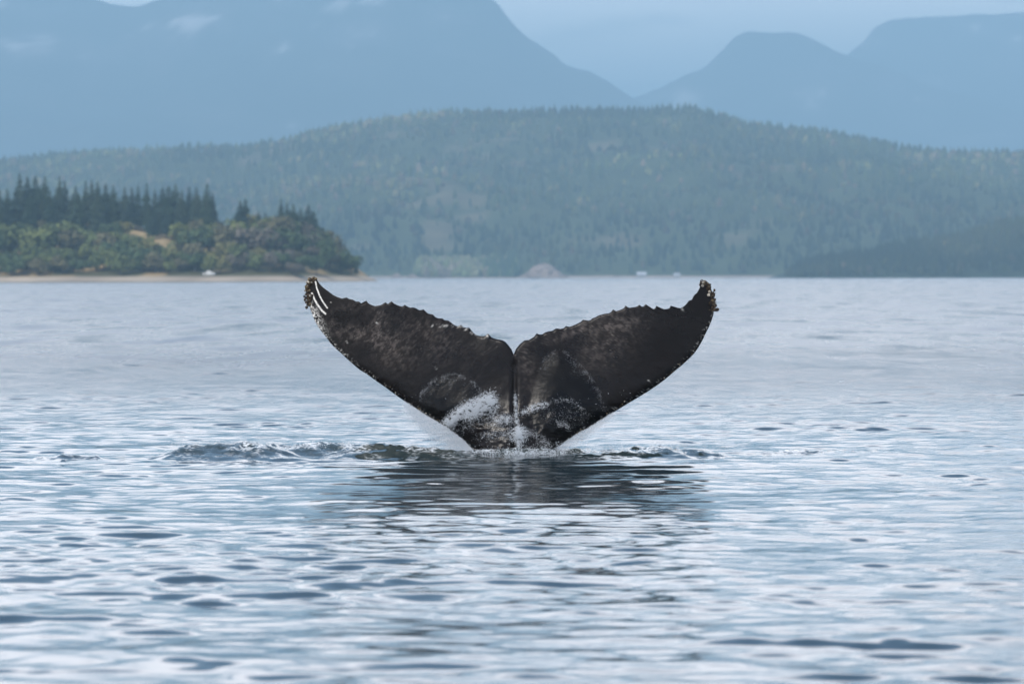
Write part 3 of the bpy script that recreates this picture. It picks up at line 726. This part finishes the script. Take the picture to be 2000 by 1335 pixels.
def build_whale():
    VS, FS_, CS = [], [], []; off = 0
    SURF = {}
    for te, le, side in ((TE_L, LE_L, -1), (TE_R, LE_R, 1)):
        P, A1, T = whale_half(te, le, side)
        h, mid = whale_depth(P, A1, T, side)
        wx, wz = wl(P[..., 0], P[..., 1])
        # where the two halves meet below the notch the thickness has to agree
        front = mid - h - relief(P) * sstep(h, 0.0, 0.03); back = mid + h
        nr, nc = wx.shape
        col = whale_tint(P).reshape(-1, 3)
        for ysurf, flip in ((front, side > 0), (back, side < 0)):
            V = np.stack([wx, ysurf, wz], -1).reshape(-1, 3); F = grid_faces(nr, nc)
            if not flip: F = F[:, ::-1]
            VS.append(V); FS_.append(F + off); CS.append(col); off += len(V)
        SURF[side] = (P, front)
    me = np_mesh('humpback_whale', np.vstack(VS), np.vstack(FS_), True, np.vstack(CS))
    import bmesh
    bm = bmesh.new(); bm.from_mesh(me); bmesh.ops.remove_doubles(bm, verts=bm.verts, dist=0.0012)
    bmesh.ops.dissolve_degenerate(bm, dist=0.0002, edges=bm.edges)
    bmesh.ops.recalc_face_normals(bm, faces=bm.faces); bm.to_mesh(me); bm.free()
    return me, SURF
def whale_mat():
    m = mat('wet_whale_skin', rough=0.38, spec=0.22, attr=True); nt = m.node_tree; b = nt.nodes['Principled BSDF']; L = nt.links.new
    t = nt.nodes.new('ShaderNodeTexCoord'); n = nt.nodes.new('ShaderNodeTexNoise'); n.inputs['Scale'].default_value = 26; n.inputs['Detail'].default_value = 6; n.inputs['Roughness'].default_value = .65
    L(t.outputs['Object'], n.inputs['Vector'])
    bp = nt.nodes.new('ShaderNodeBump'); bp.inputs['Strength'].default_value = .35; bp.inputs['Distance'].default_value = .012; L(n.outputs['Fac'], bp.inputs['Height']); L(bp.outputs[0], b.inputs['Normal'])
    n2 = nt.nodes.new('ShaderNodeTexNoise'); n2.inputs['Scale'].default_value = 3; n2.inputs['Detail'].default_value = 4; L(t.outputs['Object'], n2.inputs['Vector'])
    mr = nt.nodes.new('ShaderNodeMapRange'); mr.inputs[1].default_value = .3; mr.inputs[2].default_value = .7; mr.inputs[3].default_value = .16; mr.inputs[4].default_value = .5; L(n2.outputs['Fac'], mr.inputs[0]); L(mr.outputs[0], b.inputs['Roughness'])
    return m
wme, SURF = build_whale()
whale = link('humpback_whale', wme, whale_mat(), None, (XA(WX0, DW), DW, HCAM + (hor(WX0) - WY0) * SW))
tag(whale, 'black whale tail with raised flukes and ragged edge, diving into the sea', 'whale')
def front_y(px, py):
    out = np.zeros(len(px))
    for side in (-1, 1):
        P, f = SURF[side]; Q = P.reshape(-1, 2); fy = f.reshape(-1); sel = np.where((px - WX0) * side >= 0)[0]
        Qs, fs = Q[::7], fy[::7]
        for c in range(0, len(sel), 400):
            s = sel[c:c + 400]; d = (px[s][:, None] - Qs[:, 0]) ** 2 + (py[s][:, None] - Qs[:, 1]) ** 2
            out[s] = fs[d.argmin(1)]
    return out

# barnacles: crowded on both tips, scattered along the leading edges
def barnacles(pts, sizes, cols, seed):
    r = np.random.default_rng(seed); V, F, C = [], [], []
    fy = front_y(pts[:, 0], pts[:, 1])
    for (p, s, c, y0) in zip(pts, sizes, cols, fy):
        x, z = wl(p[0], p[1]); b = len(V); k = 6
        tilt = Vector((r.normal(0, .5), -1, r.normal(0.1, .5))).normalized(); t = tilt.orthogonal().normalized(); u = tilt.cross(t)
        cpos = Vector((float(x), float(y0) + r.normal(0, .006), float(z)))
        for (hh, rr) in ((-.6, 1.0), (.5, .85), (.95, .5), (.6, .25)):
            for i in range(k):
                a = 2 * math.pi * i / k; V.append(cpos + tilt * s * hh + (t * math.cos(a) + u * math.sin(a)) * s * rr * r.uniform(.85, 1.15)); C.append(c)
        for j in range(3):
            for i in range(k): F.append((b + j * k + i, b + j * k + (i + 1) % k, b + (j + 1) * k + (i + 1) % k, b + (j + 1) * k + i))
    return np.array([tuple(v) for v in V]), np.array(F), np.array(C)
M_BARN = mat('barnacle_shell', rough=0.75, spec=0.3, var=0.35, scale=60, attr=True)
def along(poly, n, r, jit): 
    q = resample(poly, n * 3); i = r.integers(0, len(q), n); return q[i] + r.normal(0, jit, (n, 2))
rb = np.random.default_rng(5)
PALB = np.array([[.07, .05, .033], [.035, .025, .018], [.16, .125, .075], [.38, .35, .30], [.02, .016, .014]])
for poly, n, jit, cw, lab in (([(613,546),(604,546),(600,556),(600,572),(601,588),(601,595)], 120, 3.4, (.3, .25, .2, .12, .13), 'brown barnacle crust on the left fluke tip'),
                               ([(1371,556),(1378,552),(1386,559),(1390,572),(1394,588),(1395,606)], 120, 2.6, (.25, .35, .1, .08, .22), 'dark barnacle crust on the right fluke tip')):
    pts = along(poly, n, rb, jit); sz = rb.uniform(.008, .019, n); c = PALB[rb.choice(5, n, p=cw)]
    V, F, C = barnacles(pts, sz, c, 3)
    o = link('barnacle_cluster', np_mesh('barnacle_cluster', V, F, False, C), M_BARN, whale); o['label'] = lab; o['kind'] = 'stuff'
for A1, lab in ((LE_ALL[-1], 'pale barnacles dotted along the left leading edge'), (LE_ALL[1], 'pale barnacles dotted along the right leading edge')):
    n = 75; q = A1[150:1500]; cl = rb.integers(0, len(q), 14); pts = q[np.clip(cl[rb.integers(0, 14, n)] + rb.normal(0, 22, n).astype(int), 0, len(q) - 1)]
    pts = pts + np.stack([np.sign(WX0 - pts[:, 0]) * np.abs(rb.normal(0, 4, n)), -np.abs(rb.normal(0, 3, n))], -1)
    V, F, C = barnacles(pts, rb.uniform(.003, .008, n), PALB[rb.choice(5, n, p=(.2, .25, .2, .15, .2))], 4)
    o = link('edge_barnacles', np_mesh('edge_barnacles', V, F, False, C), M_BARN, whale); o['label'] = lab; o['kind'] = 'stuff'
# goose barnacle stalks sticking out of the crusts
for pp, lab in ((((600, 583), (590, 577), 0.010), ((601, 590), (593, 590), 0.008)), 'dark barnacle stalks sticking out of the left tip'), ((((1394, 578), (1399, 573), 0.008), ((1394, 574), (1398, 567), .006)), 'dark barnacle stalks sticking out of the right tip'):
    V, F = [], []
    for (a, b_, rad) in pp:
        ax, az = wl(*a); bx, bz = wl(*b_); y0 = front_y(np.array([a[0]]), np.array([a[1]]))[0]; b = len(V)
        d = Vector((bx - ax, -.03, bz - az)); t = d.orthogonal().normalized(); u = d.normalized().cross(t)
        for f_, rr in ((0, .6), (.5, .7), (.85, 1.0), (1, .3)):
            for i in range(6):
                an = i * math.pi / 3; V.append(tuple(Vector((ax, y0, az)) + d * f_ + (t * math.cos(an) + u * math.sin(an)) * rad * rr))
        for j in range(3):
            for i in range(6): F.append((b + j * 6 + i, b + j * 6 + (i + 1) % 6, b + (j + 1) * 6 + (i + 1) % 6, b + (j + 1) * 6 + i))
    o = link('barnacle_stalk', np_mesh('barnacle_stalk', V, F, False, np.tile([.03, .022, .018], (len(V), 1))), M_BARN, whale); o['label'] = lab

# ------------------------------------------------------------------ spray and splashes: droplets of real size
def spray_mat():
    m = bpy.data.materials.new('white_water'); m.use_nodes = True; nt = m.node_tree; nt.nodes.remove(nt.nodes['Principled BSDF'])
    d = nt.nodes.new('ShaderNodeBsdfDiffuse'); d.inputs[0].default_value = (.80, .83, .86, 1)
    t = nt.nodes.new('ShaderNodeBsdfTranslucent'); t.inputs[0].default_value = (.80, .83, .86, 1)
    gl = nt.nodes.new('ShaderNodeBsdfGlossy'); gl.inputs['Roughness'].default_value = .15
    a = nt.nodes.new('ShaderNodeMixShader'); a.inputs[0].default_value = .4; nt.links.new(d.outputs[0], a.inputs[1]); nt.links.new(t.outputs[0], a.inputs[2])
    b = nt.nodes.new('ShaderNodeMixShader'); b.inputs[0].default_value = .08; nt.links.new(a.outputs[0], b.inputs[1]); nt.links.new(gl.outputs[0], b.inputs[2])
    nt.links.new(b.outputs[0], nt.nodes['Material Output'].inputs['Surface']); return m
M_SPRAY = spray_mat()
OCT = np.array([(1, 0, 0), (-1, 0, 0), (0, 1, 0), (0, -1, 0), (0, 0, 1), (0, 0, -1)], float)
OF = np.array([(0, 2, 4), (2, 1, 4), (1, 3, 4), (3, 0, 4), (2, 0, 5), (1, 2, 5), (3, 1, 5), (0, 3, 5)])
def droplets(name, pos, rad, label, seed):
    r = np.random.default_rng(seed); n = len(pos)
    sc = rad[:, None, None] * r.uniform(.7, 1.4, (n, 1, 3))
    sc[:, :, 2] *= r.uniform(1.0, 2.4, (n, 1))
    V = pos[:, None, :] + OCT[None] * sc
    F = (np.arange(n)[:, None, None] * 6 + OF[None]).reshape(-1, 3)
    return tag(link(name, np_mesh(name, V.reshape(-1, 3), F, False), M_SPRAY), label, 'spray' if False else None, kind='stuff')
rs = np.random.default_rng(77)
WB = np.array(whale.location)
def on_whale(px, py, out):                               # a point just in front of the skin
    x, z = wl(px, py); return np.stack([x, front_y(px, py) - out, z], -1) + WB
def rads(n, a=.0016, b=.0048): return a + (b - a) * rs.random(n) ** 2.2
# fringe of the two water lobes
for L, n, lab in ((LOBE_L[1:11], 5200, 'fine spray fringing the left lobe of water sliding off the tail'), (LOBE_R[2:13], 4600, 'fine spray fringing the right lobe of water sliding off the tail')):
    q = resample(L, 500)[rs.integers(0, 500, n)]; cen = L.mean(0); u = (cen - q) / np.linalg.norm(cen - q, axis=1)[:, None]
    q = q + u * (rs.exponential(10, n) * (0.15 + 1.6 * fbm(q[:, 0] / 3, q[:, 1] / 3, 5, 2) ** 2) - 1)[:, None] + rs.normal(0, 2.2, (n, 2))
    kf = fbm(q[:, 0] / 8, q[:, 1] / 8, 15, 3, .7) > rs.uniform(.34, .66, n); q = q[kf]; n = len(q)
    droplets('spray_fringe', on_whale(q[:, 0], q[:, 1], rs.uniform(.0, .02, n)), rads(n, .0003, .0010), lab, 1)
# broken white splash on the left, centre and right of the stock
def cloud(polys, label, seed, name='splash'):
    ps = []; rr = []
    for (pl, n, sx, sy, a, b, out) in polys:
        n = int(n * (2.0 if seed == 23 else 2.6)); a, b = a * .5, b * .62
        q = resample(pl, 400)[rs.integers(0, 400, n)]
        clump = rs.normal(0, 1, (n, 2)) * np.array([sx, sy]); clump[:, 1] += np.abs(rs.normal(0, sy, n))
        q = q + clump; keep = fbm(q[:, 0] / 6, q[:, 1] / 4, seed, 4, .7) > rs.uniform(.25, .62, n); q = q[keep]
        ps.append(on_whale(q[:, 0], q[:, 1], rs.uniform(0, out, len(q)))); rr.append(rads(len(q), a, b))
    droplets(name, np.vstack(ps), np.concatenate(rr), label, seed)
cloud([([(868,826),(880,815),(893,804),(910,793),(928,785),(945,780),(958,772),(962,776)], 7000, 4, 6, .0016, .0048, .12), ([(910,800),(935,790),(958,778),(964,790)], 4500, 6, 7, .0018, .005, .15),
       ([(880,828),(920,812),(960,806),(985,815)], 1100, 10, 8, .001, .0035, .1), ([(935,785),(950,772),(962,765)], 700, 6, 5, .001, .003, .12)], 'white splash breaking over the left root of the tail', 21)
cloud([([(1006,770),(1007,800),(1010,830),(1012,875)], 1500, 2.2, 5, .0014, .004, .08), ([(1003,842),(1016,838),(1018,850)], 2200, 6, 6, .0016, .0046, .12), ([(965,820),(985,812),(1000,818)], 1400, 7, 5, .001, .0036, .1),
       ([(940,850),(975,842),(1000,848)], 800, 9, 4, .001, .003, .06)], 'white water running down the middle of the tail stock', 22)
cloud([([(1020,803),(1032,796),(1050,790),(1066,786)], 1400, 4, 3, .0012, .004, .1), ([(1066,787),(1085,780),(1102,777),(1118,782),(1135,796),(1150,808)], 420, 3, 2.5, .001, .003, .05),
       ([(1088,824),(1105,828),(1114,834)], 350, 4, 3, .001, .0036, .06), ([(1030,838),(1050,850),(1070,864)], 900, 6, 3, .001, .003, .05), ([(1030,868),(1060,872),(1080,868)], 450, 8, 4, .001, .0034, .06),
       ([(1060,806),(1100,800),(1150,815)], 500, 12, 8, .0008, .0024, .05)], 'thin white streaks on the right root of the tail', 23)
# curtains of falling spray off both leading edges
def curtain(le, p0, p1, n, reach, label, seed, side):
    A = LE_ALL[side]; m = (A[:, 1] > p0) & (A[:, 1] < p1); q = A[m]
    t = rs.random(n) ** .75; i = (t * (len(q) - 1)).astype(int); base = q[i]
    fall = rs.random(n) ** 1.3 * np.interp(base[:, 1], [p0, (p0 + p1) / 2, p1], [reach * .35, reach, 14])
    x = base[:, 0] + side * fall * rs.uniform(.0, .38, n) + rs.normal(0, 1.5, n); y = np.minimum(base[:, 1] + fall * rs.uniform(.4, 1.0, n) - 2, 893 + rs.normal(0, 2, n))
    wx, wz = wl(x, y); pos = np.stack([wx, rs.normal(-.02, .14, n), wz], -1) + WB
    droplets('spray_curtain', pos, rads(n, .0012, .0034), label, seed)
curtain(LE_L, 784, 888, 15000, 62, 'curtain of fine white spray falling off the left edge of the tail', 31, -1)
curtain(LE_R, 806, 888, 4200, 26, 'thin curtain of spray falling off the right edge of the tail', 32, 1)
# loose droplets thrown from the ridges and foam beads at the foot
def beads(specs, label, seed):
    ps, rr = [], []
    for (x0, x1, y0, sy, n, D, up) in specs:
        px = rs.uniform(x0, x1, n); py = y0 + rs.normal(0, sy, n) - np.abs(rs.exponential(up, n))
        keep = fbm(px / 9, py / 4, seed, 4, .7) > rs.uniform(.32, .66, n); px, py = px[keep], py[keep]
        ps.append(np.stack([XA(px, D), D + rs.normal(0, .15, len(px)), HCAM + (YH - (px - 1000) * math.tan(ROLL) - py) * K * D], -1)); rr.append(rads(len(px), .0009, .0030))
    droplets('foam_beads', np.vstack(ps), np.concatenate(rr), label, seed)
beads([(905, 1108, 887, 3, 8500, 57.0, 2.5), (940, 1080, 884, 2, 1200, 57.2, 3), (870, 940, 888, 3, 1500, 56.9, 2)], 'white foam boiling round the foot of the tail', 41)
beads([(330, 480, 869, 4, 2000, 56.9, 4), (480, 900, 876, 5, 2600, 57.0, 3), (560, 700, 872, 3, 800, 57.0, 5)], 'broken foam along the churned ridge left of the tail', 42)
beads([(1085, 1330, 879, 5, 3200, 57.0, 4), (1200, 1440, 878, 6, 1500, 57.0, 4)], 'broken foam along the churned ridge right of the tail', 43)
nd = 260
px = np.r_[rs.uniform(700, 930, nd // 2), rs.uniform(1080, 1330, nd // 2)]; py = rs.uniform(760, 880, len(px))
x, z = wl(px, py)
droplets('falling_drops', np.stack([x, rs.normal(0, .25, len(px)), z], -1) + WB, rads(len(px), .0012, .0030), 'single drops falling round the tail', 51)

# ------------------------------------------------------------------ hazy air over the whole place
def haze():
    x, y0, y1, z0, z1 = 34000, -34000, 46000, -30, 1500
    V = [(-x, y0, z0), (x, y0, z0), (x, y1, z0), (-x, y1, z0), (-x, y0, z1), (x, y0, z1), (x, y1, z1), (-x, y1, z1)]
    me = bpy.data.meshes.new('haze'); me.from_pydata(V, [], [(0, 3, 2, 1), (4, 5, 6, 7), (0, 1, 5, 4), (1, 2, 6, 5), (2, 3, 7, 6), (3, 0, 4, 7)])
    m = bpy.data.materials.new('haze_air'); m.use_nodes = True; nt = m.node_tree; nt.nodes.remove(nt.nodes['Principled BSDF'])
    v = nt.nodes.new('ShaderNodeVolumePrincipled'); v.inputs['Color'].default_value = (0.46, 0.765, 1.0, 1); v.inputs['Density'].default_value = 9.6e-5
    nt.links.new(v.outputs[0], nt.nodes['Material Output'].inputs['Volume'])
    tag(link('haze', me, m), 'pale blue haze in the air over the sea', kind='stuff')
haze()
